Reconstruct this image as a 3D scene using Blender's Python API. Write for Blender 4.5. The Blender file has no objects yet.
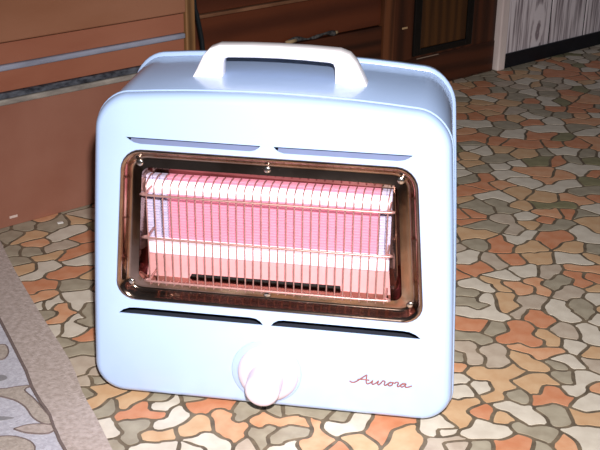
import bpy, bmesh, math, random
from mathutils import Vector, Matrix, noise
from bpy_extras.object_utils import world_to_camera_view

scene = bpy.context.scene
C = scene.collection
random.seed(7)

# ------------------------------------------------------------------ camera
cam_data = bpy.data.cameras.new('camera')
cam_data.sensor_width = 36.0
cam_data.lens = 66.0
cam_data.clip_start = 0.02
cam = bpy.data.objects.new('camera', cam_data)
C.objects.link(cam)
R_ = Vector((0.9873742, 0.15797658, 0.01164452))
U_ = Vector((-0.07493373, 0.40104893, 0.91298669))
F_ = Vector((-0.1395605, 0.90233206, -0.40782314))
CAM = Vector((0.19007, -1.00764, 0.68613))
cam.matrix_world = Matrix(((R_.x, U_.x, -F_.x, CAM.x), (R_.y, U_.y, -F_.y, CAM.y),
                           (R_.z, U_.z, -F_.z, CAM.z), (0, 0, 0, 1)))
scene.camera = cam

# ------------------------------------------------------------------ world and light
world = bpy.data.worlds.new('world')
scene.world = world
world.use_nodes = True
world.node_tree.nodes['Background'].inputs[0].default_value = (0.80, 0.86, 1.0, 1)
world.node_tree.nodes['Background'].inputs[1].default_value = 0.065

# the flash of the camera that took the picture: a small lamp up and right of the lens
fl = bpy.data.lights.new('camera_flash', 'AREA')
fl.shape = 'RECTANGLE'; fl.size = 0.022; fl.size_y = 0.014
fl.energy = 5.5
fl.spread = math.radians(74)
fl.color = (1.0, 0.975, 0.96)
flo = bpy.data.objects.new('camera_flash', fl)
C.objects.link(flo)
fpos = CAM + R_ * 0.020 + U_ * 0.085
flo.location = fpos
flo.rotation_euler = (Vector((0.07, 0.0, 0.10)) - fpos).to_track_quat('-Z', 'Y').to_euler()

vs = scene.view_settings
vs.view_transform = 'Standard'; vs.look = 'None'; vs.gamma = 1.0; vs.use_curve_mapping = False
vs.exposure = 0.0

# ------------------------------------------------------------------ materials
def lin(c):
    return tuple((v / 12.92 if v <= 0.04045 else ((v + 0.055) / 1.055) ** 2.4) for v in (x / 255 for x in c))

MATS = {}
def mat(name, rgb, rough=0.5, metal=0.0, vary=0.0, scale=40.0, stretch=(1, 1, 1), bump=0.0, bscale=200.0,
        coat=0.0, rgb2=None, spec=0.5, detail=4.0):
    """procedural material: base colour broken up by noise, optional bump"""
    if name in MATS: return MATS[name]
    m = bpy.data.materials.new(name); m.use_nodes = True
    nt = m.node_tree; b = nt.nodes['Principled BSDF']
    b.inputs['Roughness'].default_value = rough
    b.inputs['Metallic'].default_value = metal
    b.inputs['Specular IOR Level'].default_value = spec
    b.inputs['Coat Weight'].default_value = coat
    b.inputs['Coat Roughness'].default_value = 0.08
    tc = nt.nodes.new('ShaderNodeTexCoord'); mp = nt.nodes.new('ShaderNodeMapping')
    mp.inputs['Scale'].default_value = stretch
    nt.links.new(tc.outputs['Object'], mp.inputs[0])
    n = nt.nodes.new('ShaderNodeTexNoise'); n.inputs['Scale'].default_value = scale
    n.inputs['Detail'].default_value = detail
    nt.links.new(mp.outputs[0], n.inputs['Vector'])
    ramp = nt.nodes.new('ShaderNodeValToRGB')
    a = lin(rgb); c2 = lin(rgb2) if rgb2 else tuple(v * (1 - vary) for v in a)
    ramp.color_ramp.elements[0].position = 0.36; ramp.color_ramp.elements[1].position = 0.64
    ramp.color_ramp.elements[0].color = (*c2, 1); ramp.color_ramp.elements[1].color = (*a, 1)
    nt.links.new(n.outputs['Fac'], ramp.inputs[0])
    nt.links.new(ramp.outputs[0], b.inputs['Base Color'])
    if bump:
        n2 = nt.nodes.new('ShaderNodeTexNoise'); n2.inputs['Scale'].default_value = bscale
        nt.links.new(mp.outputs[0], n2.inputs['Vector'])
        bp = nt.nodes.new('ShaderNodeBump'); bp.inputs['Strength'].default_value = bump
        bp.inputs['Distance'].default_value = 0.002
        nt.links.new(n2.outputs['Fac'], bp.inputs['Height'])
        nt.links.new(bp.outputs[0], b.inputs['Normal'])
    MATS[name] = m
    return m

def glow_mat(name, rgb, strength, base, x0, x1):
    """ceramic that glows; the ends of the element stay cooler (temperature falls off along x)"""
    m = mat(name, base, rough=0.7, vary=0.08, scale=120)
    nt = m.node_tree; b = nt.nodes['Principled BSDF']
    tc = nt.nodes.new('ShaderNodeTexCoord'); sp = nt.nodes.new('ShaderNodeSeparateXYZ')
    nt.links.new(tc.outputs['Object'], sp.inputs[0])
    a = nt.nodes.new('ShaderNodeMapRange'); a.interpolation_type = 'SMOOTHSTEP'
    a.inputs['From Min'].default_value = x0; a.inputs['From Max'].default_value = x0 + 0.020
    c = nt.nodes.new('ShaderNodeMapRange'); c.interpolation_type = 'SMOOTHSTEP'
    c.inputs['From Min'].default_value = x1; c.inputs['From Max'].default_value = x1 - 0.028
    nt.links.new(sp.outputs[0], a.inputs[0]); nt.links.new(sp.outputs[0], c.inputs[0])
    mu = nt.nodes.new('ShaderNodeMath'); mu.operation = 'MULTIPLY'
    nt.links.new(a.outputs[0], mu.inputs[0]); nt.links.new(c.outputs[0], mu.inputs[1])
    mu2 = nt.nodes.new('ShaderNodeMath'); mu2.operation = 'MULTIPLY'; mu2.inputs[1].default_value = strength
    nt.links.new(mu.outputs[0], mu2.inputs[0])
    b.inputs['Emission Color'].default_value = (*lin(rgb), 1)
    nt.links.new(mu2.outputs[0], b.inputs['Emission Strength'])
    return m

def wood_mat(name, dark, light, sc=6.0, dist=6.0, stretch=(1, 1, 1), rough=0.45, axis='X', detail_scale=2.0, mid=0.5):
    m = bpy.data.materials.new(name); m.use_nodes = True
    nt = m.node_tree; b = nt.nodes['Principled BSDF']; b.inputs['Roughness'].default_value = rough
    tc = nt.nodes.new('ShaderNodeTexCoord'); mp = nt.nodes.new('ShaderNodeMapping'); mp.inputs['Scale'].default_value = stretch
    nt.links.new(tc.outputs['Object'], mp.inputs[0])
    w = nt.nodes.new('ShaderNodeTexWave'); w.bands_direction = axis
    w.inputs['Scale'].default_value = sc; w.inputs['Distortion'].default_value = dist
    w.inputs['Detail'].default_value = 3; w.inputs['Detail Scale'].default_value = detail_scale
    nt.links.new(mp.outputs[0], w.inputs['Vector'])
    n = nt.nodes.new('ShaderNodeTexNoise'); n.inputs['Scale'].default_value = 30; n.inputs['Detail'].default_value = 6
    nt.links.new(mp.outputs[0], n.inputs['Vector'])
    mx = nt.nodes.new('ShaderNodeMath'); mx.operation = 'MULTIPLY_ADD'; mx.inputs[1].default_value = 0.6
    nt.links.new(w.outputs['Fac'], mx.inputs[0])
    sc2 = nt.nodes.new('ShaderNodeMath'); sc2.operation = 'MULTIPLY'; sc2.inputs[1].default_value = 0.5
    nt.links.new(n.outputs['Fac'], sc2.inputs[0]); nt.links.new(sc2.outputs[0], mx.inputs[2])
    ramp = nt.nodes.new('ShaderNodeValToRGB')
    ramp.color_ramp.elements[0].position = mid - 0.3; ramp.color_ramp.elements[1].position = mid + 0.25
    ramp.color_ramp.elements[0].color = (*lin(dark), 1); ramp.color_ramp.elements[1].color = (*lin(light), 1)
    nt.links.new(mx.outputs[0], ramp.inputs[0]); nt.links.new(ramp.outputs[0], b.inputs['Base Color'])
    MATS[name] = m
    return m

ENAMEL = mat('pale_blue_enamel', (178, 202, 242), rough=0.28, vary=0.02, scale=8, coat=0.5)
ENAMEL_BACK = mat('blue_enamel_back', (180, 200, 226), rough=0.3, vary=0.03, scale=8, coat=0.4)
WHITE = mat('white_plastic', (252, 246, 250), rough=0.35, vary=0.02, scale=30)
CHROME = mat('tarnished_chrome', (176, 150, 136), rough=0.13, metal=1.0, rgb2=(148, 122, 108), scale=30, bump=0.06, bscale=90)
STEEL = mat('bright_steel', (225, 218, 214), rough=0.2, metal=1.0, vary=0.1)
WIRE = mat('brassy_wire', (200, 152, 146), rough=0.35, metal=0.6, vary=0.2, scale=300)
DARK = mat('interior_shade', (26, 30, 44), rough=0.7, vary=0.2)  # shade colour for the unlit hollow inside the casing
RUBBER = mat('black_rubber', (24, 24, 26), rough=0.7, vary=0.2)
LETTER = mat('rose_copper_letters', (150, 92, 86), rough=0.45, metal=0.1, vary=0.15, scale=400)
DOT = mat('pink_mark', (238, 205, 215), rough=0.5, vary=0.05)
CERAMIC = glow_mat('glowing_pink_ceramic', (255, 150, 176), 0.40, (190, 122, 142), -0.140, 0.150)
CERAMIC_LOW = glow_mat('glowing_lower_plate', (255, 140, 155), 0.36, (186, 130, 130), -0.118, 0.118)
UNLIT = mat('unlit_ceramic', (196, 186, 212), rough=0.5, vary=0.15, scale=150)
ROD = glow_mat('white_hot_rod', (255, 222, 232), 1.1, (222, 190, 206), -0.138, 0.140)

# ------------------------------------------------------------------ helpers
def link(name, me, m=None, parent=None, smooth=False):
    o = bpy.data.objects.new(name, me); C.objects.link(o)
    if m is not None and len(me.materials) == 0: me.materials.append(m)
    if smooth:
        for p in me.polygons: p.use_smooth = True
    if parent is not None: o.parent = parent
    return o

def from_bm(name, bm, m=None, parent=None, smooth=False, angle=None):
    bmesh.ops.recalc_face_normals(bm, faces=bm.faces[:])
    me = bpy.data.meshes.new(name); bm.to_mesh(me); bm.free()
    o = link(name, me, m, parent, smooth or angle is not None)
    if angle is not None: me.set_sharp_from_angle(angle=math.radians(angle))
    return o

def empty(name, loc=(0, 0, 0), rz=0.0):
    o = bpy.data.objects.new(name, None); C.objects.link(o)
    o.location = loc; o.rotation_euler = (0, 0, rz); o.empty_display_size = 0.05
    return o

def tag(o, label=None, cat=None, group=None, kind=None):
    if label: o['label'] = label
    if cat: o['category'] = cat
    if group: o['group'] = group
    if kind: o['kind'] = kind
    return o

def box_bm(x0, x1, y0, y1, z0, z1, bevel=0.0, seg=2, bm=None):
    own = bm is None
    if own: bm = bmesh.new()
    vs_ = [bm.verts.new(v) for v in ((x0, y0, z0), (x1, y0, z0), (x1, y1, z0), (x0, y1, z0),
                                     (x0, y0, z1), (x1, y0, z1), (x1, y1, z1), (x0, y1, z1))]
    fs = [bm.faces.new([vs_[i] for i in q]) for q in ((0, 3, 2, 1), (4, 5, 6, 7), (0, 1, 5, 4), (1, 2, 6, 5), (2, 3, 7, 6), (3, 0, 4, 7))]
    if bevel > 0:
        es = list({e for f in fs for e in f.edges})
        bmesh.ops.bevel(bm, geom=es, offset=bevel, segments=seg, profile=0.5, affect='EDGES')
    return bm

def catmull(pts, n=5):
    P = [Vector(p) for p in pts]; out = []
    for i in range(len(P) - 1):
        a = P[max(i - 1, 0)]; b = P[i]; c = P[i + 1]; d = P[min(i + 2, len(P) - 1)]
        for k in range(n):
            t = k / n
            out.append(0.5 * ((2 * b) + (c - a) * t + (2 * a - 5 * b + 4 * c - d) * t * t + (3 * b - a - 3 * c + d) * t ** 3))
    out.append(P[-1])
    return out

def tube_bm(pts, r, seg=6, bm=None, caps=True):
    if bm is None: bm = bmesh.new()
    P = [Vector(p) for p in pts]; rings = []; up = None
    for i, p in enumerate(P):
        t = (P[min(i + 1, len(P) - 1)] - P[max(i - 1, 0)]).normalized()
        if up is None:
            up = Vector((0, 0, 1)) if abs(t.z) < 0.9 else Vector((1, 0, 0))
        a = t.cross(up)
        if a.length < 1e-4: a = t.cross(Vector((0.3, 0.9, 0.2)))
        a.normalize(); b = a.cross(t).normalized(); up = b
        rr = r(i / max(1, len(P) - 1)) if callable(r) else r
        rings.append([bm.verts.new(p + rr * (math.cos(2 * math.pi * k / seg) * a + math.sin(2 * math.pi * k / seg) * b)) for k in range(seg)])
    for A, B in zip(rings, rings[1:]):
        for k in range(seg):
            bm.faces.new((A[k], A[(k + 1) % seg], B[(k + 1) % seg], B[k]))
    if caps:
        bm.faces.new(rings[0][::-1]); bm.faces.new(rings[-1])
    return bm

def loft_bm(loops, close_first=False, close_last=False, bm=None):
    if bm is None: bm = bmesh.new()
    rs = [[bm.verts.new(p) for p in L] for L in loops]; n = len(rs[0])
    for A, B in zip(rs, rs[1:]):
        for k in range(n):
            bm.faces.new((A[k], A[(k + 1) % n], B[(k + 1) % n], B[k]))
    if close_first: bm.faces.new(rs[0][::-1])
    if close_last: bm.faces.new(rs[-1])
    return bm

def lathe_y(profile, cx, cz, seg=48):
    """profile: list of (radius, y); axis along y through (cx, cz)"""
    loops = [[(cx + r * math.cos(2 * math.pi * k / seg), y, cz + r * math.sin(2 * math.pi * k / seg)) for k in range(seg)] for r, y in profile]
    return loft_bm(loops, True, True)

def prism_bm(poly, z0, z1, bm=None):
    if bm is None: bm = bmesh.new()
    return loft_bm([[(x, y, z0) for x, y in poly], [(x, y, z1) for x, y in poly]], True, True, bm)

def rrect(cx, cz, hw, hh, r, seg=8):
    """rounded rectangle in x,z, counter-clockwise, with points along the straight edges"""
    pts = []
    for (sx, sz, a0) in ((1, 1, 0), (-1, 1, 90), (-1, -1, 180), (1, -1, 270)):
        ox, oz = cx + sx * (hw - r), cz + sz * (hh - r)
        for k in range(seg + 1):
            a = math.radians(a0 + 90 * k / seg); pts.append((ox + r * math.cos(a), oz + r * math.sin(a)))
    out = []
    for i, p in enumerate(pts):
        q = pts[(i + 1) % len(pts)]; out.append(p)
        m = 10 if i % (seg + 1) == seg else 1
        for k in range(1, m): out.append((p[0] + (q[0] - p[0]) * k / m, p[1] + (q[1] - p[1]) * k / m))
    return out

# ------------------------------------------------------------------ the floor: sheet floor with irregular stone shapes
FLOOR_T = 0.0006
grout = mat('floor_grout', (124, 108, 88), rough=0.75, rgb2=(92, 80, 66), scale=60)
X0, X1, Y0, Y1 = -0.95, 1.45, -0.70, 2.15                     # where the stones are built one by one
def floor_far():
    m = bpy.data.materials.new('floor_stones_far'); m.use_nodes = True
    nt = m.node_tree; b = nt.nodes['Principled BSDF']; b.inputs['Roughness'].default_value = 0.55
    tc = nt.nodes.new('ShaderNodeTexCoord')
    v = nt.nodes.new('ShaderNodeTexVoronoi'); v.inputs['Scale'].default_value = 27
    e = nt.nodes.new('ShaderNodeTexVoronoi'); e.feature = 'DISTANCE_TO_EDGE'; e.inputs['Scale'].default_value = 27
    nt.links.new(tc.outputs['Object'], v.inputs['Vector']); nt.links.new(tc.outputs['Object'], e.inputs['Vector'])
    sp = nt.nodes.new('ShaderNodeSeparateColor'); nt.links.new(v.outputs['Color'], sp.inputs[0])
    r = nt.nodes.new('ShaderNodeValToRGB'); r.color_ramp.interpolation = 'CONSTANT'
    cols = [(212, 150, 116), (214, 178, 140), (222, 211, 195), (200, 184, 166), (176, 165, 145)]
    while len(r.color_ramp.elements) < 5: r.color_ramp.elements.new(0.5)
    for k, c in enumerate(cols):
        r.color_ramp.elements[k].position = k / 5; r.color_ramp.elements[k].color = (*lin(c), 1)
    nt.links.new(sp.outputs[0], r.inputs[0])
    st = nt.nodes.new('ShaderNodeMapRange'); st.inputs['From Min'].default_value = 0.05; st.inputs['From Max'].default_value = 0.09
    nt.links.new(e.outputs['Distance'], st.inputs[0])
    mx = nt.nodes.new('ShaderNodeMix'); mx.data_type = 'RGBA'
    mx.inputs[6].default_value = (*lin((104, 90, 74)), 1)
    nt.links.new(st.outputs[0], mx.inputs[0]); nt.links.new(r.outputs[0], mx.inputs[7])
    nt.links.new(mx.outputs[2], b.inputs['Base Color'])
    return m
bm = bmesh.new()
box_bm(X0, X1, Y0, Y1, -0.03, 0.0, bm=bm)
nin = len(bm.faces)
for a in ((-2.2, X0, -1.6, 3.2), (X1, 2.6, -1.6, 3.2), (X0, X1, -1.6, Y0), (X0, X1, Y1, 3.2)): box_bm(*a, -0.03, 0.0, bm=bm)
bm.faces.ensure_lookup_table()
for f in bm.faces[nin:]: f.material_index = 1
floor = from_bm('floor', bm, grout)
floor.data.materials.append(floor_far())
tag(floor, 'floor covered in irregular cream, tan, orange and olive stone shapes with dark joints', kind='structure')
PAL = {
    'O': mat('patch_orange', (212, 150, 116), rough=0.5, rgb2=(202, 132, 96), scale=45, spec=0.25),
    'P': mat('patch_peach', (222, 172, 136), rough=0.5, rgb2=(212, 152, 114), scale=45, spec=0.25),
    'T': mat('patch_tan', (214, 178, 140), rough=0.5, rgb2=(204, 163, 124), scale=45, spec=0.25),
    'W': mat('patch_cream', (222, 211, 195), rough=0.5, rgb2=(208, 196, 180), scale=45, spec=0.25),
    'M': mat('patch_warm_grey', (200, 184, 166), rough=0.5, rgb2=(184, 166, 148), scale=45, spec=0.25),
    'G': mat('patch_olive_grey', (176, 165, 145), rough=0.5, rgb2=(158, 146, 127), scale=45, spec=0.25),
    'V': mat('patch_moss', (150, 143, 110), rough=0.5, rgb2=(132, 126, 96), scale=45, spec=0.25),
}
SEEDS = """
O403,967;O282,950 316,946;G204,925;T267,908;T295,892 316,899;W357,918 386,921;G340,908;G414,915;T205,861;G250,856 266,866;W289,843;V313,854 341,873;
O362,870;G388,875;W386,848 398,828 413,840;V425,882;T208,827;G225,804;P298,809 334,808;W266,780 286,790;P332,767 360,798;O420,822;G209,756;W191,772;
O236,762 230,723;P263,736;W292,760 312,751;W344,733 371,756;G387,729 418,735;V412,776;O196,687 221,704;W239,684 265,677;T287,710 295,700;
T318,693 338,697;P363,696 393,690;O415,705;G214,645 231,626;G256,658 268,627;T294,649;V319,653 357,666;W410,665;T200,661;O198,598;O214,604;O215,575;
P318,635 343,625;O364,629;W299,606;G384,628;O325,599;G223,566 251,561;M266,590 281,552;T302,576;G328,570 357,586;T395,609 405,590;W380,565 393,538;
W275,516 299,540;T208,523 235,526;O249,511 259,489;O323,534 347,544 333,512;T294,486 313,499;T352,502 368,509;G228,493;G394,505;W211,437;M249,430;
O278,445;T302,454 325,462;W346,462 370,457;T392,470;O214,398 229,413;O200,384;W288,407 303,414;M321,413 336,423;W251,388 273,390;W218,357 235,352;
T249,379 258,356;P274,363 288,354;P302,376 312,354;G323,368 346,393;O360,412 370,385;P367,434 385,432;O389,407;T382,375;M334,346 356,358;W385,348;
G210,331;G212,308 230,296;W238,313 246,284 257,275 220,274;T258,321 270,296;M282,287 296,316 307,326;W322,321 333,300 343,287;G362,324 365,295;
O297,283 312,267;O270,215 282,244 293,215;O207,241 227,241;G249,235;T309,235 322,217;M328,253 348,242;W364,252 374,233;W378,283;G208,207 231,208;
W342,214 351,206;P280,195 305,188 325,197;M213,184 220,160;M247,184 249,153;G203,160;T279,174 288,160 304,153;W333,180 347,170;G323,163;T368,199;
M364,173;P200,133;T232,124 252,130 271,137 259,105 249,80;W207,110;W236,95;W211,76;T287,119 297,103 309,125;G274,85;O315,100 301,78 328,86;
W349,136 335,107;G328,138;W359,94 348,78;P365,112;T200,49 212,22 220,58;O237,45;W262,66 276,55 289,41;T259,38;G309,61 324,47;T340,50 357,51;
W338,19 355,22 345,-2;W224,1 237,16 253,11;G276,21 290,15 306,6;O250,-16 265,-6 281,-9 264,-24;P320,-2;W193,1;M207,-22;G233,-19;G299,-12;
T-196,14 -185,16 -192,-10;G-176,-25 -175,-18;T-160,-14 -155,0 -144,11;O-135,-13 -140,-29 -119,-25 -155,-35;W-119,-9 -108,4;G-126,7;
W-108,-41 -99,-28 -94,-16;G-144,-47 -130,-45 -130,-73;W-167,-52 -155,-65;T-112,-62 -99,-57;W-114,-87 -90,-83;G-145,-85;W-70,-75;G-213,33 -206,36;
O-84,-4 -71,-5 -57,9 -46,11;T-79,-46 -67,-31;P-48,-8 -42,-26 -30,-52 -25,-33;G-28,-11 -20,4 -30,6;P-9,-20 3,-8 15,-14 25,-5 42,-10;G-9,-39 6,-34 6,-52;
W-69,-72 -56,-60 -44,-64;M-12,-63;G-94,11;G8,7;G20,-48 30,-39 42,-30;P58,-8 62,-30 56,-50 71,-44;G24,10 39,10 63,11;W77,-8 84,-20 103,3 97,-11;G81,5;
T97,-39 112,-33;W26,-64 35,-56;O84,-51;O125,0 146,9 125,-22 157,13;T155,-7 147,-30 165,-24;W175,16 183,-2 192,3;M188,-29 205,-17;G-460,386;
T-438,385 -428,404;P-415,371 -403,379;W-392,393 -382,407 -376,426;M-385,359 -372,373 -363,384;O-358,396 -346,414;T-389,330 -371,342;
O-355,339 -348,355 -337,374;W-341,323 -320,338;G-413,348 -402,345;G-416,311;G-425,430 -402,453;T-386,462;M-377,490;G-434,344;G-449,431;T-400,290;
W-380,278 -375,300 -364,305;O-345,279 -340,299 -320,297;O-368,239 -357,249 -342,252;G-326,255 -305,261;P-351,208 -338,223;
W-309,221 -295,226 -288,201 -280,221;P-306,193 -296,179 -303,162;G-328,173 -317,175;W-325,197 -318,214;G-269,164 -263,174 -273,202;
W-277,145 -272,167 -269,133;T-300,288;W-334,190;W-297,139;O-254,121 -244,129;G-259,90 -248,98 -233,98;M-239,68 -232,71 -232,48;M-215,32 -210,48;
G-205,-2;G-269,104;O203,1255 225,1272;M271,1334;W320,1279;O324,1215;T221,1184;T235,1121;O258,1092;W197,1047 222,1047;W334,1041 364,1055;
W280,999 302,1004;O325,1077;O194,960 223,965;O317,1002 352,1006;M290,1141;P403,1103 449,1113;W433,1037;O370,1174;G389,1134;M380,1377;O430,1204;
G410,1064;G248,1009;W204,917;O257,957;V367,1001;T184,1129;O175,1092;G273,1054;O409,1293;G343,1142;
"""
groups = []; seeds = []
for tok in SEEDS.replace('\n', '').split(';'):
    if not tok: continue
    g = len(groups); groups.append([tok[0], True])
    for q in tok[1:].split(' '):
        a, b = q.split(','); seeds.append((int(a) / 1000, int(b) / 1000, g))
CELL = 0.04
grid = {}
def gkey(x, y): return (int(math.floor(x / CELL)), int(math.floor(y / CELL)))
def near(x, y, rad):
    k = gkey(x, y); n = int(rad / CELL) + 1
    for i in range(k[0] - n, k[0] + n + 1):
        for j in range(k[1] - n, k[1] + n + 1):
            for s in grid.get((i, j), ()): yield s
for i, s in enumerate(seeds): grid.setdefault(gkey(s[0], s[1]), []).append(i)
traced_n = len(seeds)
rnd = random.Random(3)
for t in range(33000):
    x, y = rnd.uniform(X0, X1), rnd.uniform(Y0, Y1)
    ok = True
    for i in near(x, y, 0.033):
        d = math.hypot(seeds[i][0] - x, seeds[i][1] - y)
        if d < (0.033 if i < traced_n else 0.024): ok = False; break
    if not ok: continue
    # a random stone joins a neighbouring random stone now and then, which gives hooked outlines
    g = None
    if rnd.random() < 0.42:
        c = [i for i in near(x, y, 0.04) if i >= traced_n and math.hypot(seeds[i][0] - x, seeds[i][1] - y) < 0.038]
        if c:
            gi = seeds[rnd.choice(c)][2]
            if sum(1 for i in near(x, y, 0.1) if seeds[i][2] == gi) < 3: g = gi
    if g is None:
        g = len(groups); groups.append([rnd.choice('OOPPTTTWWWMMGGGV'), False])
    grid.setdefault(gkey(x, y), []).append(len(seeds)); seeds.append((x, y, g))

def clip(poly, px, py, qx, qy):
    mx, my = (px + qx) / 2, (py + qy) / 2; nx, ny = qx - px, qy - py
    out = []; n = len(poly)
    for i in range(n):
        a = poly[i]; b = poly[(i + 1) % n]
        da = (a[0] - mx) * nx + (a[1] - my) * ny; db = (b[0] - mx) * nx + (b[1] - my) * ny
        if da <= 0: out.append(a)
        if (da < 0 < db) or (db < 0 < da):
            t = da / (da - db); out.append((a[0] + (b[0] - a[0]) * t, a[1] + (b[1] - a[1]) * t))
    return out
cells = []
for i, (x, y, g) in enumerate(seeds):
    poly = [(x - .06, y - .06), (x + .06, y - .06), (x + .06, y + .06), (x - .06, y + .06)]
    for j in sorted(near(x, y, 0.12), key=lambda j: (seeds[j][0] - x) ** 2 + (seeds[j][1] - y) ** 2):
        if j != i:
            poly = clip(poly, x, y, seeds[j][0], seeds[j][1])
            if len(poly) < 3: break
    cells.append(poly)
# merge cells of one stone: drop the edges that two cells of the same stone share
SNAP = {}
def kk(p):
    i, j = int(math.floor(p[0] * 1000)), int(math.floor(p[1] * 1000))
    for a in (i - 1, i, i + 1):
        for b in (j - 1, j, j + 1):
            for q in SNAP.get((a, b), ()):
                if abs(q[0] - p[0]) < 0.0005 and abs(q[1] - p[1]) < 0.0005: return q
    SNAP.setdefault((i, j), []).append(p)
    return p
bygroup = {}
for i, poly in enumerate(cells):
    if len(poly) >= 3: bygroup.setdefault(seeds[i][2], []).append(poly)
def outlines(polys):
    ed = {}; pos = {}
    for poly in polys:
        ks = [kk(p) for p in poly]
        for p, k in zip(poly, ks): pos[k] = k
        for a, b in zip(ks, ks[1:] + ks[:1]):
            if a == b: continue
            if (b, a) in ed: del ed[(b, a)]
            else: ed[(a, b)] = 1
    nxt = {}
    for a, b in ed: nxt.setdefault(a, []).append(b)
    loops = []
    while nxt:
        s = next(iter(nxt)); L = [s]; c = s
        while True:
            if c not in nxt: break
            n = nxt[c].pop(0)
            if not nxt[c]: del nxt[c]
            if n == s: break
            L.append(n); c = n
            if len(L) > 400: break
        if len(L) >= 3: loops.append([pos[k] for k in L])
    return loops
def warp(x, y):
    v = noise.noise_vector(Vector((x * 34, y * 34, 1.3))) * 0.0075 + noise.noise_vector(Vector((x * 90, y * 90, 5.1))) * 0.0024
    return (x + v.x, y + v.y)
def area(L): return 0.5 * sum(a[0] * b[1] - b[0] * a[1] for a, b in zip(L, L[1:] + L[:1]))
def stone(L, gap=0.0025):
    pts = []
    for a, b in zip(L, L[1:] + L[:1]):
        d = math.hypot(b[0] - a[0], b[1] - a[1])
        if d < 0.0012: continue
        m = max(1, round(d / 0.010))
        for k in range(m): pts.append(warp(a[0] + (b[0] - a[0]) * k / m, a[1] + (b[1] - a[1]) * k / m))
    thin = []
    for q in pts:
        if not thin or math.hypot(q[0] - thin[-1][0], q[1] - thin[-1][1]) > 0.0036: thin.append(q)
    if len(thin) > 4 and math.hypot(thin[0][0] - thin[-1][0], thin[0][1] - thin[-1][1]) < 0.0036: thin.pop()
    pts = thin
    if len(pts) < 3: return None
    n = len(pts); ins = []
    for i in range(n):
        a, p, b = pts[i - 1], pts[i], pts[(i + 1) % n]
        tx, ty = b[0] - a[0], b[1] - a[1]; l = math.hypot(tx, ty) or 1
        ins.append((p[0] - ty / l * gap, p[1] + tx / l * gap))
    out = []
    for a, b in zip(ins, ins[1:] + ins[:1]):              # round the corners
        out.append((a[0] * .75 + b[0] * .25, a[1] * .75 + b[1] * .25)); out.append((a[0] * .25 + b[0] * .75, a[1] * .25 + b[1] * .75))
    return out if area(out) > 2.5e-5 else None

def crosses(P):
    n = len(P)
    def o(a, b, c): return (b[0] - a[0]) * (c[1] - a[1]) - (b[1] - a[1]) * (c[0] - a[0])
    for i in range(n):
        a, b = P[i], P[(i + 1) % n]
        for j in range(i + 2, n):
            if i == 0 and j == n - 1: continue
            c, e = P[j], P[(j + 1) % n]
            if o(a, b, c) * o(a, b, e) < 0 and o(c, e, a) * o(c, e, b) < 0: return True
    return False
stones = []
for g, polys in bygroup.items():
    for L in outlines(polys):
        if area(L) <= 0: continue
        s = stone(L)
        if s and crosses(s): s = stone(L, 0.0012)
        if s and crosses(s):                                # an outline that folds over itself: keep its cells as single stones
            for c_ in polys:
                s2 = stone(c_, 0.0018)
                if not s2 or crosses(s2):
                    mx_ = sum(p[0] for p in c_) / len(c_); my_ = sum(p[1] for p in c_) / len(c_)
                    s2 = [(mx_ + (p[0] - mx_) * .88, my_ + (p[1] - my_) * .88) for p in c_]
                stones.append((groups[g][0], groups[g][1], s2))
            s = None
        if s: stones.append((groups[g][0], groups[g][1], s))
def visible_size(s):
    cx = sum(p[0] for p in s) / len(s); cy = sum(p[1] for p in s) / len(s)
    c = world_to_camera_view(scene, cam, Vector((cx, cy, FLOOR_T)))
    if not (-0.03 < c.x < 1.03 and -0.03 < c.y < 1.03) or c.z <= 0: return 0.0
    # hidden behind the heater, the cabinets or under the rug
    px, py = c.x * 600, (1 - c.y) * 450
    if 115 < px < 435 and 70 < py < 375: return 0.0
    nn = cx * 0.74896 - cy * 0.66262
    if nn < -0.74 or (nn < -0.62 and cx < -0.1): return 0.0
    if cx + (cy + 0.1) * 0.724 < -0.18 and cy < 0.4: return 0.0
    return area(s) / c.z ** 3
bpy.context.view_layer.update()
ranked = sorted(stones, key=lambda t: -visible_size(t[2]))
rest_bm = bmesh.new(); keys = list(PAL)
for i, (c, tr, s) in enumerate(ranked):
    if i < 300:
        cx = sum(p[0] for p in s) / len(s); cy = sum(p[1] for p in s) / len(s)
        bm = prism_bm([(p[0] - cx, p[1] - cy) for p in s], -0.0004, FLOOR_T)
        o = from_bm('floor_stone', bm, PAL[c], floor)
        o.location = (cx, cy, 0)
    else:
        n0 = len(rest_bm.faces)
        prism_bm(s, -0.0004, FLOOR_T, rest_bm)
        rest_bm.faces.ensure_lookup_table()
        for f in rest_bm.faces[n0:]: f.material_index = keys.index(c)
rest = from_bm('floor_stones', rest_bm, None, floor)
for k in keys: rest.data.materials.append(PAL[k])
rest['kind'] = 'stuff'

# ------------------------------------------------------------------ the wall line behind: local x runs along the wall, local y goes into it
AZ = math.radians(48.5)
SD = Vector((math.cos(AZ), math.sin(AZ), 0)); ND = Vector((math.sin(AZ), -math.cos(AZ), 0))
def wall_empty(name, s, n):
    p = SD * s + ND * n
    return empty(name, (p.x, p.y, 0.0), AZ)
def wall_place(o, s, n, z=0.0):
    p = SD * s + ND * n; o.location = (p.x, p.y, z); o.rotation_euler = (0, 0, AZ); return o
WN = -0.7614

plaster = mat('wall_plaster', (150, 135, 128), rough=0.9, vary=0.12, scale=12)
wall = from_bm('wall_back', box_bm(-1.6, 2.6, 0.0, 0.06, 0, 1.9), plaster)
wall_place(wall, 0, WN - 0.30, 0); tag(wall, 'wall clad with whitewashed wood-grain boards', kind='structure')
part = from_bm('wall_partition', box_bm(1.262, 2.6, 0.003, 0.30, 0, 1.9), mat('dark_joint', (30, 26, 34), rough=0.8), wall)
part.location = (0, -0.30, 0)

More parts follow.
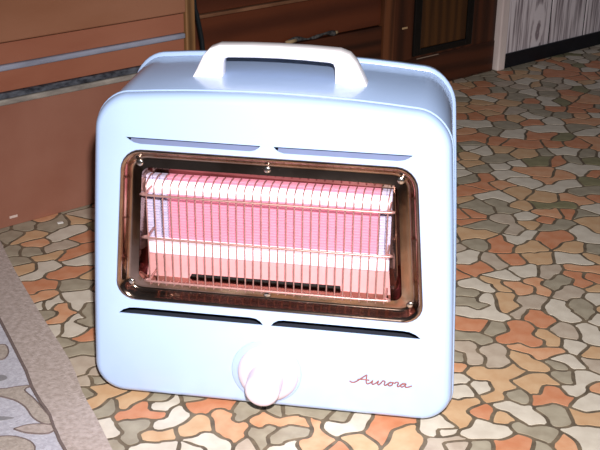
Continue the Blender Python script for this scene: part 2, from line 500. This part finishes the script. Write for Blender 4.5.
def whitewash(name, knot=None):
    """pale washed wood: fine dark streaks along the board, broad blotches, and a ringed knot figure"""
    m = bpy.data.materials.new(name); m.use_nodes = True
    nt = m.node_tree; b = nt.nodes['Principled BSDF']; b.inputs['Roughness'].default_value = 0.6
    tc = nt.nodes.new('ShaderNodeTexCoord')
    def noise_layer(scale, detail):
        mp = nt.nodes.new('ShaderNodeMapping'); mp.inputs['Scale'].default_value = scale
        n = nt.nodes.new('ShaderNodeTexNoise'); n.inputs['Scale'].default_value = 1.0; n.inputs['Detail'].default_value = detail
        nt.links.new(tc.outputs['Object'], mp.inputs[0]); nt.links.new(mp.outputs[0], n.inputs['Vector'])
        return n.outputs['Fac']
    def math_(op, a, b_):
        k = nt.nodes.new('ShaderNodeMath'); k.operation = op
        for i_, v in enumerate((a, b_)):
            if isinstance(v, (int, float)): k.inputs[i_].default_value = v
            else: nt.links.new(v, k.inputs[i_])
        return k.outputs[0]
    val = math_('ADD', math_('MULTIPLY', noise_layer((170, 1, 5), 3), 0.62), math_('MULTIPLY', noise_layer((26, 1, 7), 2), 0.38))
    if knot:
        mp = nt.nodes.new('ShaderNodeMapping'); mp.inputs['Location'].default_value = (-knot[0] * 3.2, 0, -knot[1]); mp.inputs['Scale'].default_value = (3.2, 0, 1)
        nt.links.new(tc.outputs['Object'], mp.inputs[0])
        ln = nt.nodes.new('ShaderNodeVectorMath'); ln.operation = 'LENGTH'; nt.links.new(mp.outputs[0], ln.inputs[0])
        ring = math_('MULTIPLY', math_('ADD', math_('SINE', math_('ADD', math_('MULTIPLY', ln.outputs['Value'], 75), math_('MULTIPLY', noise_layer((34, 1, 18), 4), 9)), 0), 1), 0.5)
        mk = nt.nodes.new('ShaderNodeMapRange'); mk.interpolation_type = 'SMOOTHSTEP'
        mk.inputs['From Min'].default_value = 0.10; mk.inputs['From Max'].default_value = 0.04
        nt.links.new(ln.outputs['Value'], mk.inputs[0])
        mxf = nt.nodes.new('ShaderNodeMix'); nt.links.new(mk.outputs[0], mxf.inputs[0])
        nt.links.new(val, mxf.inputs[2]); nt.links.new(math_('ADD', math_('MULTIPLY', ring, 0.3), 0.36), mxf.inputs[3])
        val = mxf.outputs[0]
    r = nt.nodes.new('ShaderNodeValToRGB')
    r.color_ramp.elements[0].position = 0.40; r.color_ramp.elements[1].position = 0.53
    r.color_ramp.elements[0].color = (*lin((156, 140, 146)), 1); r.color_ramp.elements[1].color = (*lin((252, 240, 244)), 1)
    nt.links.new(val, r.inputs[0]); nt.links.new(r.outputs[0], b.inputs['Base Color'])
    return m
WW = whitewash('whitewashed_wood'); WK = whitewash('whitewashed_wood_with_knot', (0.037, 0.045))
edges = [1.260, 1.4225, 1.552, 1.695, 1.83, 1.97, 2.11, 2.25, 2.40, 2.58]
for i, (a, b) in enumerate(zip(edges, edges[1:])):
    o = from_bm('plank', box_bm(a - (a + b) / 2 + 0.003, b - (a + b) / 2 - 0.003, 0, 0.0034, 0.0, 1.85, bevel=0.0008, seg=1), WK if i == 0 else WW, wall)
    o.location = ((a + b) / 2, -0.30, 0.02)
bb = from_bm('baseboard_back', box_bm(0, 1.33, -0.006, 0.0, 0, 0.033, bevel=0.001, seg=1), mat('black_baseboard', (20, 20, 30), rough=0.5, vary=0.3))
wall_place(bb, 1.2605, WN, FLOOR_T); tag(bb, 'low black baseboard under the whitewashed boards', kind='structure')
tr = from_bm('trim_1', box_bm(0, 0.024, -0.012, 0.03, 0, 1.85, bevel=0.003), mat('pale_post_paint', (250, 234, 228), rough=0.5, rgb2=(232, 212, 208), scale=25, stretch=(1, 1, .3)))
wall_place(tr, 1.2355, WN, FLOOR_T); tag(tr, 'narrow pale upright trim between dark cupboard and whitewashed boards', kind='structure')

# dark wooden cupboard with a black-moulded door
DW = wood_mat('dark_brown_wood', (54, 29, 18), (84, 45, 27), sc=5, dist=4, stretch=(2.0, 1, 0.25), rough=0.4)
DWH = wood_mat('dark_brown_wood_rail', (52, 27, 17), (82, 42, 25), sc=5, dist=4, stretch=(0.25, 1, 2.0), rough=0.4, axis='Z')
PANELW = wood_mat('olive_brown_panel', (64, 38, 18), (90, 56, 26), sc=6, dist=5, stretch=(2.0, 1, 0.2), rough=0.42)
BROWN = wood_mat('red_brown_panel', (80, 38, 22), (104, 52, 30), sc=3, dist=3, stretch=(0.3, 1, 1.6), rough=0.45, axis='Z')
BLACKP = mat('black_moulding', (18, 16, 14), rough=0.35, vary=0.3)
PALEWOOD = mat('worn_pale_edge', (150, 104, 76), rough=0.6, rgb2=(116, 76, 52), scale=50, stretch=(.3, 1, 1))
cup = wall_empty('wooden_cupboard', 0.0, WN); cup.location.z = FLOOR_T
tag(cup, 'dark brown wooden cupboard with a black-framed door panel, behind the heater', 'cupboard')
HT = 1.15
from_bm('carcass', box_bm(0.20, 1.232, 0.016, 0.28, 0, HT), DW, cup)
from_bm('base_rail', box_bm(0.20, 0.884, 0.0, 0.016, 0, 0.152, bevel=0.0015), DWH, cup)
from_bm('drawer_front', box_bm(0.20, 0.884, 0.005, 0.016, 0.154, 0.228, bevel=0.0015), BROWN, cup)
from_bm('edge_strip', box_bm(0.20, 0.884, 0.001, 0.016, 0.2295, 0.2355, bevel=0.001), PALEWOOD, cup)
from_bm('side_panel', box_bm(0.20, 0.884, 0.005, 0.016, 0.237, HT, bevel=0.0015), BROWN, cup)
from_bm('stile', box_bm(0.886, 0.915, -0.004, 0.016, 0, HT, bevel=0.0015), wood_mat('stile_wood', (78, 44, 26), (122, 72, 44), sc=5, dist=4, stretch=(2, 1, .25), rough=.4), cup)
door = from_bm('door', box_bm(0.917, 1.230, 0.0, 0.016, 0.0, HT, bevel=0.0015), DW, cup)
from_bm('bottom_rail', box_bm(0.919, 1.229, -0.002, 0.004, 0.004, 0.070, bevel=0.001), DWH, door)
from_bm('panel', box_bm(0.992, 1.132, -0.001, 0.006, 0.089, 0.62, bevel=0.001), PANELW, door)
def mould(a, b, c, d):
    return from_bm('moulding', box_bm(a, b, -0.005, 0.004, c, d, bevel=0.002), BLACKP, door)
mould(0.972, 0.992, 0.075, 0.635); mould(1.132, 1.150, 0.075, 0.635)
mould(0.992, 1.132, 0.075, 0.089); mould(0.992, 1.132, 0.62, 0.635)
o = from_bm('scratch', box_bm(0.985, 1.05, -0.0026, -0.0018, 0.0675, 0.0695), mat('scratched_wood', (150, 128, 112), rough=.7), door)
o = from_bm('paint_chip', box_bm(0.940, 0.955, -0.0012, 0.0, 0.137, 0.141, bevel=.0004, seg=1), mat('cream_chip', (196, 160, 118), rough=.7), door)

# brown cabinet with two metal strips
BASEP = mat('cabinet_base_paint', (158, 108, 90), rough=0.42, rgb2=(146, 94, 76), scale=7, detail=8)
UPP = mat('cabinet_upper_paint', (164, 112, 86), rough=0.42, rgb2=(146, 94, 66), scale=8, detail=8, stretch=(.3, 1, 1))
RAILP = mat('cabinet_rail_paint', (168, 108, 84), rough=0.42, rgb2=(150, 88, 66), scale=9, detail=8, stretch=(.3, 1, 1))
STRIP1 = mat('blue_grey_metal', (178, 182, 202), rough=0.38, metal=0.15, rgb2=(136, 138, 154), scale=40, stretch=(.25, 1, 1))
STRIP2 = mat('blackened_metal', (104, 108, 118), rough=0.4, metal=0.2, rgb2=(44, 46, 54), scale=120, stretch=(.6, 1, 1))
STRIP3 = mat('worn_pale_metal', (180, 170, 160), rough=0.45, metal=0.1, rgb2=(128, 120, 114), scale=60, stretch=(.4, 1, 1))
EDGEW = wood_mat('cabinet_edge_wood', (96, 66, 38), (148, 106, 66), sc=6, dist=4, stretch=(2, 1, .3), rough=.5)
cab = wall_empty('brown_cabinet', 0.0, -0.636); cab.location.z = FLOOR_T
tag(cab, 'red-brown cabinet with two grey metal strips, standing left of the heater', 'cabinet')
SL = -0.75
from_bm('carcass', box_bm(SL, 0.330, 0.008, 0.112, 0.0, 0.85), BASEP, cab)
bp = from_bm('base_panel', box_bm(SL, 0.328, 0.0, 0.008, 0.0, 0.189, bevel=0.0012), BASEP, cab)
from_bm('paint_smudge', box_bm(0.003, 0.016, -0.0006, 0.0, 0.0125, 0.0165, bevel=.0003, seg=1), mat('white_smudge', (214, 190, 180), rough=.8), bp)
from_bm('dark_strip', box_bm(SL, 0.328, -0.003, 0.008, 0.199, 0.208, bevel=0.0015), STRIP2, cab)
from_bm('pale_strip', box_bm(SL, 0.328, -0.0045, 0.008, 0.190, 0.1985, bevel=0.0018), STRIP3, cab)
from_bm('middle_rail', box_bm(SL, 0.328, 0.0015, 0.008, 0.2085, 0.2395, bevel=0.001), RAILP, cab)
from_bm('metal_strip', box_bm(SL, 0.328, -0.004, 0.008, 0.240, 0.2485, bevel=0.0025, seg=3), STRIP1, cab)
from_bm('upper_rail', box_bm(SL, 0.328, 0.0005, 0.008, 0.249, 0.2795, bevel=0.001), RAILP, cab)
from_bm('door_panel', box_bm(SL, 0.328, -0.006, 0.008, 0.282, 0.83, bevel=0.002), UPP, cab)
from_bm('corner_post', box_bm(0.3305, 0.348, -0.002, 0.112, 0.0, 0.85, bevel=0.002), EDGEW, cab)

# black cable hanging in front of the cupboard, beside the cabinet
def wp(s, n, z): return SD * s + ND * n + Vector((0, 0, z))
cbm = tube_bm(catmull([wp(0.358, -0.66, 0.62), wp(0.360, -0.66, 0.40), wp(0.3641, -0.66, 0.2923), wp(0.3691, -0.66, 0.2672), wp(0.3759, -0.66, 0.2332), wp(0.3791, -0.66, 0.2041), wp(0.384, -0.658, 0.09),
                       wp(0.40, -0.66, 0.02), wp(0.43, -0.62, 0.0055), wp(0.50, -0.57, 0.0055)], 6), 0.0038, 8)
cable = from_bm('power_cable', cbm, mat('black_cable', (28, 34, 38), rough=0.35, vary=0.2), None, smooth=True)
tag(cable, 'black cable hanging beside the corner of the red-brown cabinet', 'cable')

# frayed dark cord on the ledge of the cupboard
cord = wall_empty('frayed_cord', 0.0, WN)
tag(cord, 'short frayed dark grey cord on the cupboard ledge behind the handle', 'cord')
rc = random.Random(5)
pth = [(0.640 + 0.115 * k / 9, -0.002 + 0.001 * math.sin(k * 1.7), 0.1595 + 0.0022 * math.sin(k * 1.1)) for k in range(10)]
from_bm('strand', tube_bm(catmull(pth, 3), lambda t: 0.0035 + 0.0022 * math.sin(t * 11) * math.sin(t * 5), 7), mat('dark_grey_strand', (96, 92, 90), rough=.8, rgb2=(40, 38, 40), scale=160), cord, smooth=True)
from_bm('tan_end', tube_bm([(0.634, -0.003, 0.158), (0.648, -0.003, 0.1595), (0.658, -0.003, 0.160)], 0.0042, 7), mat('tan_tip', (190, 160, 120), rough=.8, vary=.3), cord, smooth=True)
from_bm('tan_end', tube_bm([(0.752, -0.003, 0.1595), (0.757, -0.003, 0.160), (0.761, -0.003, 0.160)], 0.0035, 7), MATS['tan_tip'], cord, smooth=True)

# small white scrap lying on the floor by the cabinet
sc_ = from_bm('paper_scrap', box_bm(-0.0045, 0.0045, -0.003, 0.003, 0, 0.0014, bevel=.0005, seg=1), mat('white_scrap', (240, 236, 232), rough=.7, vary=.05))
sc_.location = (-0.405, 0.449, FLOOR_T); sc_.rotation_euler = (0, 0, 0.6)
tag(sc_, 'tiny white scrap on the floor in front of the cabinet', 'scrap')

# ------------------------------------------------------------------ rug
RT = 0.0065
FIELD = mat('rug_field_pile', (206, 203, 212), rough=0.95, rgb2=(184, 180, 190), scale=260, bump=0.5, bscale=500, spec=0.1)
BAND = mat('rug_border_pile', (198, 182, 176), rough=0.95, rgb2=(174, 158, 150), scale=160, bump=0.5, bscale=500, spec=0.1)
OUTL = mat('rug_outline_pile', (128, 112, 108), rough=0.95, vary=0.2, scale=300, spec=0.1)
MOTF = mat('rug_motif_pile', (190, 176, 166), rough=0.95, rgb2=(168, 154, 144), scale=260, bump=0.5, bscale=500, spec=0.1)
MOTD = mat('rug_dark_motif_pile', (150, 146, 150), rough=0.95, vary=0.15, scale=260, spec=0.1)
rug = empty('rug', (-0.30, 0.0, FLOOR_T)); tag(rug, 'pale grey rug with beige border and leaf pattern, lower left', 'rug')
def rl(P): return [(x + 0.30, y) for x, y in P]
d = Vector((0.299, -0.42)).normalized(); pn = Vector((d.y, -d.x))      # pn points into the rug
e0 = Vector((-0.3155, 0.152))                                            # a point of the outer edge
outer = [(-0.463, 0.3596), (-0.4035, 0.2709), (-0.325, 0.162), (-0.2472, 0.0571), (-0.2102, -0.0050), (-0.1780, -0.0510), (-0.1441, -0.1025), (-0.075, -0.2055), (0.0, -0.317)]
line_ = [(-0.5010, 0.330), (-0.4360, 0.2350), (-0.369, 0.1388), (-0.3038, 0.0469), (-0.2699, -0.0045), (-0.2381, -0.0441), (-0.2172, -0.0752), (-0.1906, -0.1143), (-0.122, -0.2145), (-0.046, -0.328)]
ext = 0.55
back = [(p[0] - 0.20, p[1] - 0.25) for p in (line_[-1], line_[0])]
oc = [(p.x, p.y) for p in catmull([(x, y, 0) for x, y in outer], 3)]
lc = [(p.x, p.y) for p in catmull([(x, y, 0) for x, y in line_], 3)]
from_bm('field', prism_bm(rl(lc + back), 0, RT - 0.0008), FIELD, rug)
from_bm('border', prism_bm(rl(oc + lc[::-1]), 0, RT), BAND, rug)
wob = []
for i, (x, y) in enumerate(lc):
    w = noise.noise(Vector((x * 160, y * 160, 0))) * 0.0016
    wob.append((x + 0.30 + w, y + w, RT - 0.0009))
from_bm('outline', tube_bm(wob, 0.0021, 6), OUTL, rug, smooth=True)
def motif(name, P, m, h=0.0006, smoothn=3, outline=True):
    Q = [(p.x, p.y) for p in catmull([(x / 1000, y / 1000, 0) for x, y in P] + [(P[0][0] / 1000, P[0][1] / 1000, 0)], smoothn)][:-1]
    o = from_bm(name, prism_bm(rl(Q), RT - 0.002, RT - 0.0008 + h), m, rug)
    if outline:
        from_bm('motif_edge', tube_bm([(x + .30, y, RT - 0.0006) for x, y in Q] + [(Q[0][0] + .30, Q[0][1], RT - 0.0006)], 0.0011, 5), OUTL, o, smooth=True)
    return o
motif('branch', [(-330, -10), (-304, -15), (-289, -8), (-272, -2), (-276, -12), (-260, -26), (-240, -46), (-222, -66), (-228, -72), (-246, -62), (-262, -44), (-280, -33), (-304, -28), (-330, -24)], MOTF)
motif('leaf', [(-258, -86), (-244, -75), (-222, -72), (-215, -79), (-219, -87), (-230, -90), (-244, -90)], MATS['rug_border_pile'])
motif('flower', [(-300, -112), (-268, -102), (-252, -99), (-233, -104), (-222, -118), (-232, -134), (-262, -142), (-300, -136)], MOTF)
motif('dark_leaf', [(-326, 10), (-313, 14), (-305, 9), (-310, 1), (-324, 2)], MOTD, outline=False)
motif('dark_leaf', [(-296, -70), (-281, -66), (-266, -66), (-272, -71), (-282, -74)], MOTD, outline=False)
for sx, sy in ((-0.150, 0.212), (-0.135, -0.045), (0.085, -0.155)):
    motif('branch', [(x + sx * 1000, y + sy * 1000) for x, y in [(-310, -12), (-289, -8), (-272, -2), (-276, -12), (-260, -26), (-240, -46), (-228, -62), (-246, -62), (-262, -44), (-280, -33), (-304, -28)]], MOTF)
    motif('flower', [(x + sx * 1000, y + sy * 1000) for x, y in [(-310, -112), (-278, -102), (-262, -99), (-243, -104), (-232, -118), (-242, -134), (-272, -142), (-310, -136)]], MOTF)
motif('bud', [(-350, 74), (-337, 79), (-326, 62), (-327, 46), (-345, 52)], MOTF)

# ------------------------------------------------------------------ the heater
HZ = FLOOR_T
heater = empty('portable_heater', (0, 0, HZ))
tag(heater, 'pale blue retro portable heater with white handle and glowing pink grille', 'heater')
Z0, HH = 0.0075, 0.3555
def outline(inset, y, n=9):
    pts = []
    for x, z in rrect(0, Z0 + HH / 2, 0.2 - inset, HH / 2 - inset, max(0.036 - inset, 0.006), n):
        t = (z - Z0) / HH
        zz = z - 0.25 * x * x * max(t, 0) ** 2
        x2 = x * (1 - 0.112 * t) * (1 + 0.010 * (1 - (2 * t - 1) ** 2))
        bk = max(0.0, (y - 0.02) / 0.12)                     # the casing rises and narrows slightly to the back
        pts.append((x2 * (1 - 0.014 * bk) + 0.0015, y, zz + 0.0055 * bk * max(t, 0) ** 2 - HZ))
    return pts
# front panel: filleted edge, flat face with openings for the window and four vents
fil = [(0.0, 0.0150), (0.0, 0.0125), (0.0008, 0.0080), (0.0028, 0.0040), (0.0058, 0.0013), (0.0095, 0.0)]
bm = loft_bm([outline(i, y) for i, y in fil])
bm.verts.ensure_lookup_table()
nO = len(outline(0, 0)); ring = bm.verts[-nO:]
bm.edges.ensure_lookup_table()
fill_e = []
for k in range(nO):
    e = bm.edges.get((ring[k], ring[(k + 1) % nO]))
    fill_e.append(e)
def win(inset, y, n=6):
    out = []
    for x, z in rrect(0, 0.2148, 0.1578 - inset, 0.0863 - inset, max(0.022 - inset * 0.6, 0.006), n):
        out.append((x * (1 - 0.57 * (z - 0.2148)), y, z - HZ))
    return out
def slot(pts): return [(x, 0.0, z - HZ) for x, z in pts]
def mir(pts): return [(-x, z) for x, z in pts][::-1]
TS = [(0.1445, 0.3134), (0.0065, 0.3130), (0.0085, 0.3105), (0.0120, 0.3080), (0.0170, 0.3066), (0.1300, 0.3068), (0.1365, 0.3080), (0.1410, 0.3106)]
BS = [(0.0040, 0.1106), (0.1635, 0.1106), (0.1580, 0.1152), (0.1510, 0.1180), (0.1430, 0.1187), (0.0180, 0.1187), (0.0120, 0.1178), (0.0072, 0.1148)]
holes = [slot(TS), slot(mir(TS)), slot(BS), slot(mir(BS))]
for L in [win(0.001, 0.0)] + holes:
    vv = [bm.verts.new(p) for p in L]
    rim = [bm.verts.new((p[0], 0.0010, p[2])) for p in L]
    for k in range(len(vv)):
        fill_e.append(bm.edges.new((vv[k], vv[(k + 1) % len(vv)])))
        j = (k + 1) % len(vv)
        bm.faces.new((vv[k], rim[k], rim[j], vv[j]))
bmesh.ops.triangle_fill(bm, use_beauty=True, use_dissolve=False, edges=fill_e)
front = from_bm('front_panel', bm, ENAMEL, heater, angle=40)

# beads and casing
def band(name, secs, m, cf=False, cl=False):
    return from_bm(name, loft_bm([outline(i, y) for i, y in secs], cf, cl), m, heater, angle=60)
band('front_bead', [(0.0012, 0.0145), (-0.0008, 0.0152), (-0.0014, 0.0168), (-0.0008, 0.0184), (0.0022, 0.0192)], ENAMEL)
casing = band('casing', [(0.0030, 0.0180), (0.0022, 0.0210), (0.0022, 0.1380), (0.0030, 0.1410)], ENAMEL)
band('back_bead', [(0.0028, 0.1390), (-0.0008, 0.1400), (-0.0018, 0.1420), (-0.0008, 0.1440), (0.0020, 0.1455)], ENAMEL)
band('back_panel', [(0.0012, 0.1450), (0.0014, 0.1550), (0.0040, 0.1590), (0.0100, 0.1610)], ENAMEL_BACK, cl=True)
# inside: added dark sheet painting in the shade behind the vents, light tabs under the upper vents
from_bm('vent_shade_sheet', loft_bm([outline(0.012, 0.030), outline(0.012, 0.034)], True, True), DARK, heater)
for sgn in (1, -1):
    q = bmesh.new()
    a, b = sorted((sgn * 0.010, sgn * 0.142))
    vsx = [q.verts.new(v) for v in ((a, 0.0022, 0.3060 - HZ), (b, 0.0022, 0.3060 - HZ), (b, 0.016, 0.3112 - HZ), (a, 0.016, 0.3112 - HZ),
                                    (a, 0.0022, 0.3050 - HZ), (b, 0.0022, 0.3050 - HZ), (b, 0.016, 0.3102 - HZ), (a, 0.016, 0.3102 - HZ))]
    for f in ((0, 1, 2, 3), (7, 6, 5, 4), (0, 4, 5, 1), (1, 5, 6, 2), (2, 6, 7, 3), (3, 7, 4, 0)): q.faces.new([vsx[i] for i in f])
    from_bm('vent_tab', q, mat('grey_blue_tab', (136, 146, 184), rough=.5, vary=.05), heater)
for sx in (-1, 1):
    for y in (0.035, 0.118):
        from_bm('foot', loft_bm([[(sx * 0.15 + r * math.cos(a), y + r * math.sin(a), z) for a in [2 * math.pi * k / 16 for k in range(16)]] for r, z in ((0.009, 0), (0.010, 0.002), (0.010, 0.0085))], True, True), RUBBER, heater, smooth=False)

# chrome window frame: rolled lip, then a dished flange
fr = [(0.0, 0.0012), (0.0003, -0.0014), (0.0016, -0.0024), (0.0034, -0.0018), (0.0055, 0.0012), (0.0078, 0.0050), (0.0092, 0.0074), (0.0108, 0.0084), (0.0128, 0.0084), (0.0215, 0.0062), (0.0222, 0.0240)]
frame = from_bm('window_frame', loft_bm([win(i, y) for i, y in fr]), CHROME, heater, angle=50)
def screw(x, y, z, r=0.0042):
    s = from_bm('screw', lathe_y([(r, y + 0.003), (r, y), (r * 0.75, y - 0.0009), (r * 0.3, y - 0.0012)], x, z - HZ, 14), STEEL, frame, angle=50)
for x, z in ((-0.1335, 0.2835), (0.1335, 0.2835), (-0.1500, 0.1455), (0.1500, 0.1455), (-0.001, 0.2850), (-0.001, 0.1435)):
    screw(x, 0.0078, z)

# reflector box, ceramic, rods
from_bm('reflector', loft_bm([win(0.0217, 0.0064), win(0.0235, 0.0240), win(0.027, 0.0285)], False, True), CHROME, heater, angle=50)
XL, XR = -0.1315, 0.1255
q = bmesh.new(); prof = []
zt, zb = 0.2660, 0.1770; NR = 28
for k in range(NR + 1):
    z = zt + (zb - zt) * k / NR; prof.append((0.0215, z))
    if k < NR: prof.append((0.0190, z + (zb - zt) / NR * 0.25)); prof.append((0.0190, z + (zb - zt) / NR * 0.6)); prof.append((0.0215, z + (zb - zt) / NR * 0.85))
def ridged(name, xa, xb, m, n, dy=0.0):
    loops = [[(x, y + dy, z - HZ) for y, z in prof] + [(x, 0.027, zb - HZ), (x, 0.027, zt - HZ)] for x in [xa + (xb - xa) * k / n for k in range(n + 1)]]
    return from_bm(name, loft_bm(loops, True, True), m, heater)
ridged('ceramic_panel', -0.1085, 0.1130, CERAMIC, 20)
for k in range(3): ridged('panel_end', XL + 0.0076 * k, XL + 0.0076 * k + 0.0066, UNLIT, 1, -0.0008)
for k in range(2): ridged('panel_end', 0.1138 + 0.006 * k, 0.1138 + 0.006 * k + 0.0054, UNLIT, 1, -0.0008)
for zc, rr in ((0.2545, 0.0074), (0.1868, 0.0092)):
    lp = [[(x, 0.0175 + rr * 0.55 * math.cos(a), zc + rr * math.sin(a) - HZ) for a in [2 * math.pi * k / 20 for k in range(20)]] for x in [XL + 0.001 + (XR - XL - .002) * k / 24 for k in range(25)]]
    from_bm('heating_rod', loft_bm(lp, True, True), ROD, heater, angle=50)
# lower plate sloping forward with one long air slot
q = bmesh.new()
def LPt(x, z):
    t = (0.1775 - z) / (0.1775 - 0.1385); return (x, 0.0200 - 0.006 * t, z - HZ)
oute = [q.verts.new(LPt(*p)) for p in ((XL, 0.1775), (XR, 0.1775), (XR + .004, 0.1385), (XL - .004, 0.1385))]
slo = [q.verts.new(LPt(*p)) for p in ((-0.0850, 0.1565), (0.0755, 0.1565), (0.0770, 0.1455), (-0.0905, 0.1455))]
es = [q.edges.new((oute[k], oute[(k + 1) % 4])) for k in range(4)] + [q.edges.new((slo[k], slo[(k + 1) % 4])) for k in range(4)]
bmesh.ops.triangle_fill(q, use_beauty=True, use_dissolve=False, edges=es)
low = from_bm('lower_plate', q, CERAMIC_LOW, heater)
o = from_bm('air_slot', box_bm(-0.093, 0.079, 0.0205, 0.0235, 0.142 - HZ, 0.160 - HZ), mat('slot_shade_black', (14, 12, 14), rough=.9), low)  # black block stands in for the shade inside the slot opening

# wire guard: three long wires and upright wires that hook back at the top
GY = -0.010
GL, GR = -0.1230, 0.1235
guard = from_bm('wire_guard', tube_bm(catmull([(GL - .001, 0.016, 0.2560 - HZ), (GL - .001, GY + 0.006, 0.2560 - HZ), (GL + 0.004, GY - 0.001, 0.2560 - HZ), (0, GY - 0.0018, 0.2560 - HZ),
                                              (GR - 0.004, GY - 0.001, 0.2560 - HZ), (GR + .001, GY + 0.006, 0.2560 - HZ), (GR + .001, 0.016, 0.2560 - HZ)], 6), 0.00125, 7), WIRE, heater, smooth=True)
for zc in (0.2080, 0.1580):
    from_bm('wire', tube_bm(catmull([(GL - .001, 0.016, zc - HZ), (GL - .001, GY + 0.006, zc - HZ), (GL + 0.004, GY - 0.001, zc - HZ), (0, GY - 0.0018, zc - HZ),
                                     (GR - 0.004, GY - 0.001, zc - HZ), (GR + .001, GY + 0.006, zc - HZ), (GR + .001, 0.016, zc - HZ)], 6), 0.00125, 7), WIRE, guard, smooth=True)
wme = None
NW = 30
for k in range(NW):
    x = GL + (GR - GL) * k / (NW - 1)
    if wme is None:
        P = [(0, 0.018, 0.2690 - HZ), (0, 0.008, 0.2708 - HZ), (0, -0.003, 0.2690 - HZ), (0, GY, 0.2620 - HZ), (0, GY, 0.21 - HZ), (0, GY, 0.160 - HZ), (0, GY + 0.003, 0.1535 - HZ), (0, 0.013, 0.1490 - HZ)]
        o = from_bm('wire', tube_bm(catmull(P, 3), 0.00072, 6), WIRE, guard, smooth=True); wme = o.data
    else:
        o = link('wire', wme, None, guard)
    o.location.x = x

# control knob
KX, KZ = 0.0015, 0.0525 - HZ
KNOBM = mat('pinkish_white_knob', (220, 206, 220), rough=0.35, vary=0.02, scale=30)
knob = from_bm('knob', lathe_y([(0.0335, 0.001), (0.0335, -0.0030), (0.0325, -0.0055), (0.0295, -0.0090), (0.0245, -0.0115), (0.0200, -0.0125), (0.0188, -0.0145)], KX, KZ, 56), KNOBM, heater, angle=60)
from_bm('knob_grip', lathe_y([(0.0190, -0.0120), (0.0188, -0.0350), (0.0178, -0.0390), (0.0150, -0.0415), (0.008, -0.0428), (0.002, -0.0430)], KX, KZ, 48), KNOBM, knob, angle=60)
from_bm('dial_plate', lathe_y([(0.0385, 0.0008), (0.0385, -0.0006), (0.0375, -0.0012), (0.002, -0.0014)], KX - 0.002, KZ + 0.001, 56), mat('shaded_dial_plate', (168, 190, 234), rough=.35, vary=.02), heater, angle=60)  # toned darker than the enamel to paint in the shadow ring beside the knob
from_bm('dial_mark', lathe_y([(0.0016, -0.0010), (0.0014, -0.0016), (0.0006, -0.0018)], KX - 0.003, 0.0868 - HZ, 12), DOT, heater)

# handle
hp_out = [(-0.0925, 0.3555), (-0.0860, 0.3680), (-0.0790, 0.3800), (-0.0720, 0.3875), (-0.0620, 0.3912), (-0.030, 0.3925), (0.0, 0.3930), (0.030, 0.3928), (0.0620, 0.3915), (0.0720, 0.3880), (0.0795, 0.3800), (0.0868, 0.3680), (0.0932, 0.3555)]
hp_in = [(0.0580, 0.3570), (0.0578, 0.3660), (0.0574, 0.3760), (0.0558, 0.3795), (0.0520, 0.3806), (0.025, 0.3818), (0.0, 0.3822), (-0.025, 0.3818), (-0.0530, 0.3806), (-0.0565, 0.3795), (-0.0580, 0.3760), (-0.0588, 0.3660), (-0.0590, 0.3570)]
hp_out = [(x, z + 0.0035 * min(1, max(0, (z - 0.36) / 0.02))) for x, z in hp_out]
hp_in = [(x, z + 0.0015 * min(1, max(0, (z - 0.36) / 0.02))) for x, z in hp_in]
poly = hp_out + hp_in
yl = [(0.0655, 0.0022), (0.0662, 0.0008), (0.0680, 0.0), (0.0815, 0.0), (0.0833, 0.0008), (0.0840, 0.0022)]
def sgn_area(P): return 0.5 * sum(a[0] * b[1] - b[0] * a[1] for a, b in zip(P, P[1:] + P[:1]))
sg = 1 if sgn_area(poly) > 0 else -1
loops = []
for y, dlt in yl:
    n = len(poly); L = []
    for i in range(n):
        a, p, b = poly[i - 1], poly[i], poly[(i + 1) % n]
        tx, tz = b[0] - a[0], b[1] - a[1]; l = math.hypot(tx, tz)
        L.append((p[0] - sg * tz / l * dlt, y, p[1] + sg * tx / l * dlt - HZ))
    loops.append(L)
q = loft_bm(loops)
for L_, flip in ((0, True), (-1, False)):
    q.verts.ensure_lookup_table()
    n = len(poly); vv = q.verts[:n] if L_ == 0 else q.verts[-n:]
    m = n // 2
    for k in range(m - 1):                                   # cap as a strip of quads between outer and inner profile
        q.faces.new((vv[k], vv[k + 1], vv[n - 2 - k], vv[n - 1 - k]))
from_bm('handle', q, WHITE, heater, angle=55)

# script lettering on the front panel
strokes = [
    [(0, .35), (.45, .03), (1.1, .25), (2.1, 1.45), (2.75, 2.15)],
    [(2.75, 2.15), (2.82, 1.2), (2.95, .3), (3.25, .03), (3.7, .35), (4.0, .95), (3.95, .3), (4.2, .02), (4.65, .4), (5.0, .95), (4.95, .3), (5.2, .03), (5.55, .6), (5.75, 1.08), (6.15, .9),
     (6.1, .3), (6.35, .03), (6.75, .5), (7.25, .95), (6.9, .75), (6.8, .3), (7.1, .03), (7.5, .3), (7.45, .8), (7.3, .95), (7.85, .78), (8.1, 1.08), (8.5, .9), (8.4, .3), (8.65, .03), (9.05, .6),
     (9.65, .9), (9.3, .9), (9.0, .4), (9.2, .03), (9.6, .3), (9.85, .95), (9.8, .3), (10.1, .03), (10.9, .5)],
    [(1.3, .85), (2.3, .98), (3.4, .9)],
]
q = bmesh.new()
for st in strokes:
    P = [(0.0900 + (x + 0.15 * z) * 0.0061, -0.0004, 0.0505 + z * 0.0052 - HZ) for x, z in st]
    tube_bm(catmull(P, 4), 0.0008, 6, q)
from_bm('script_lettering', q, LETTER, heater, smooth=True)
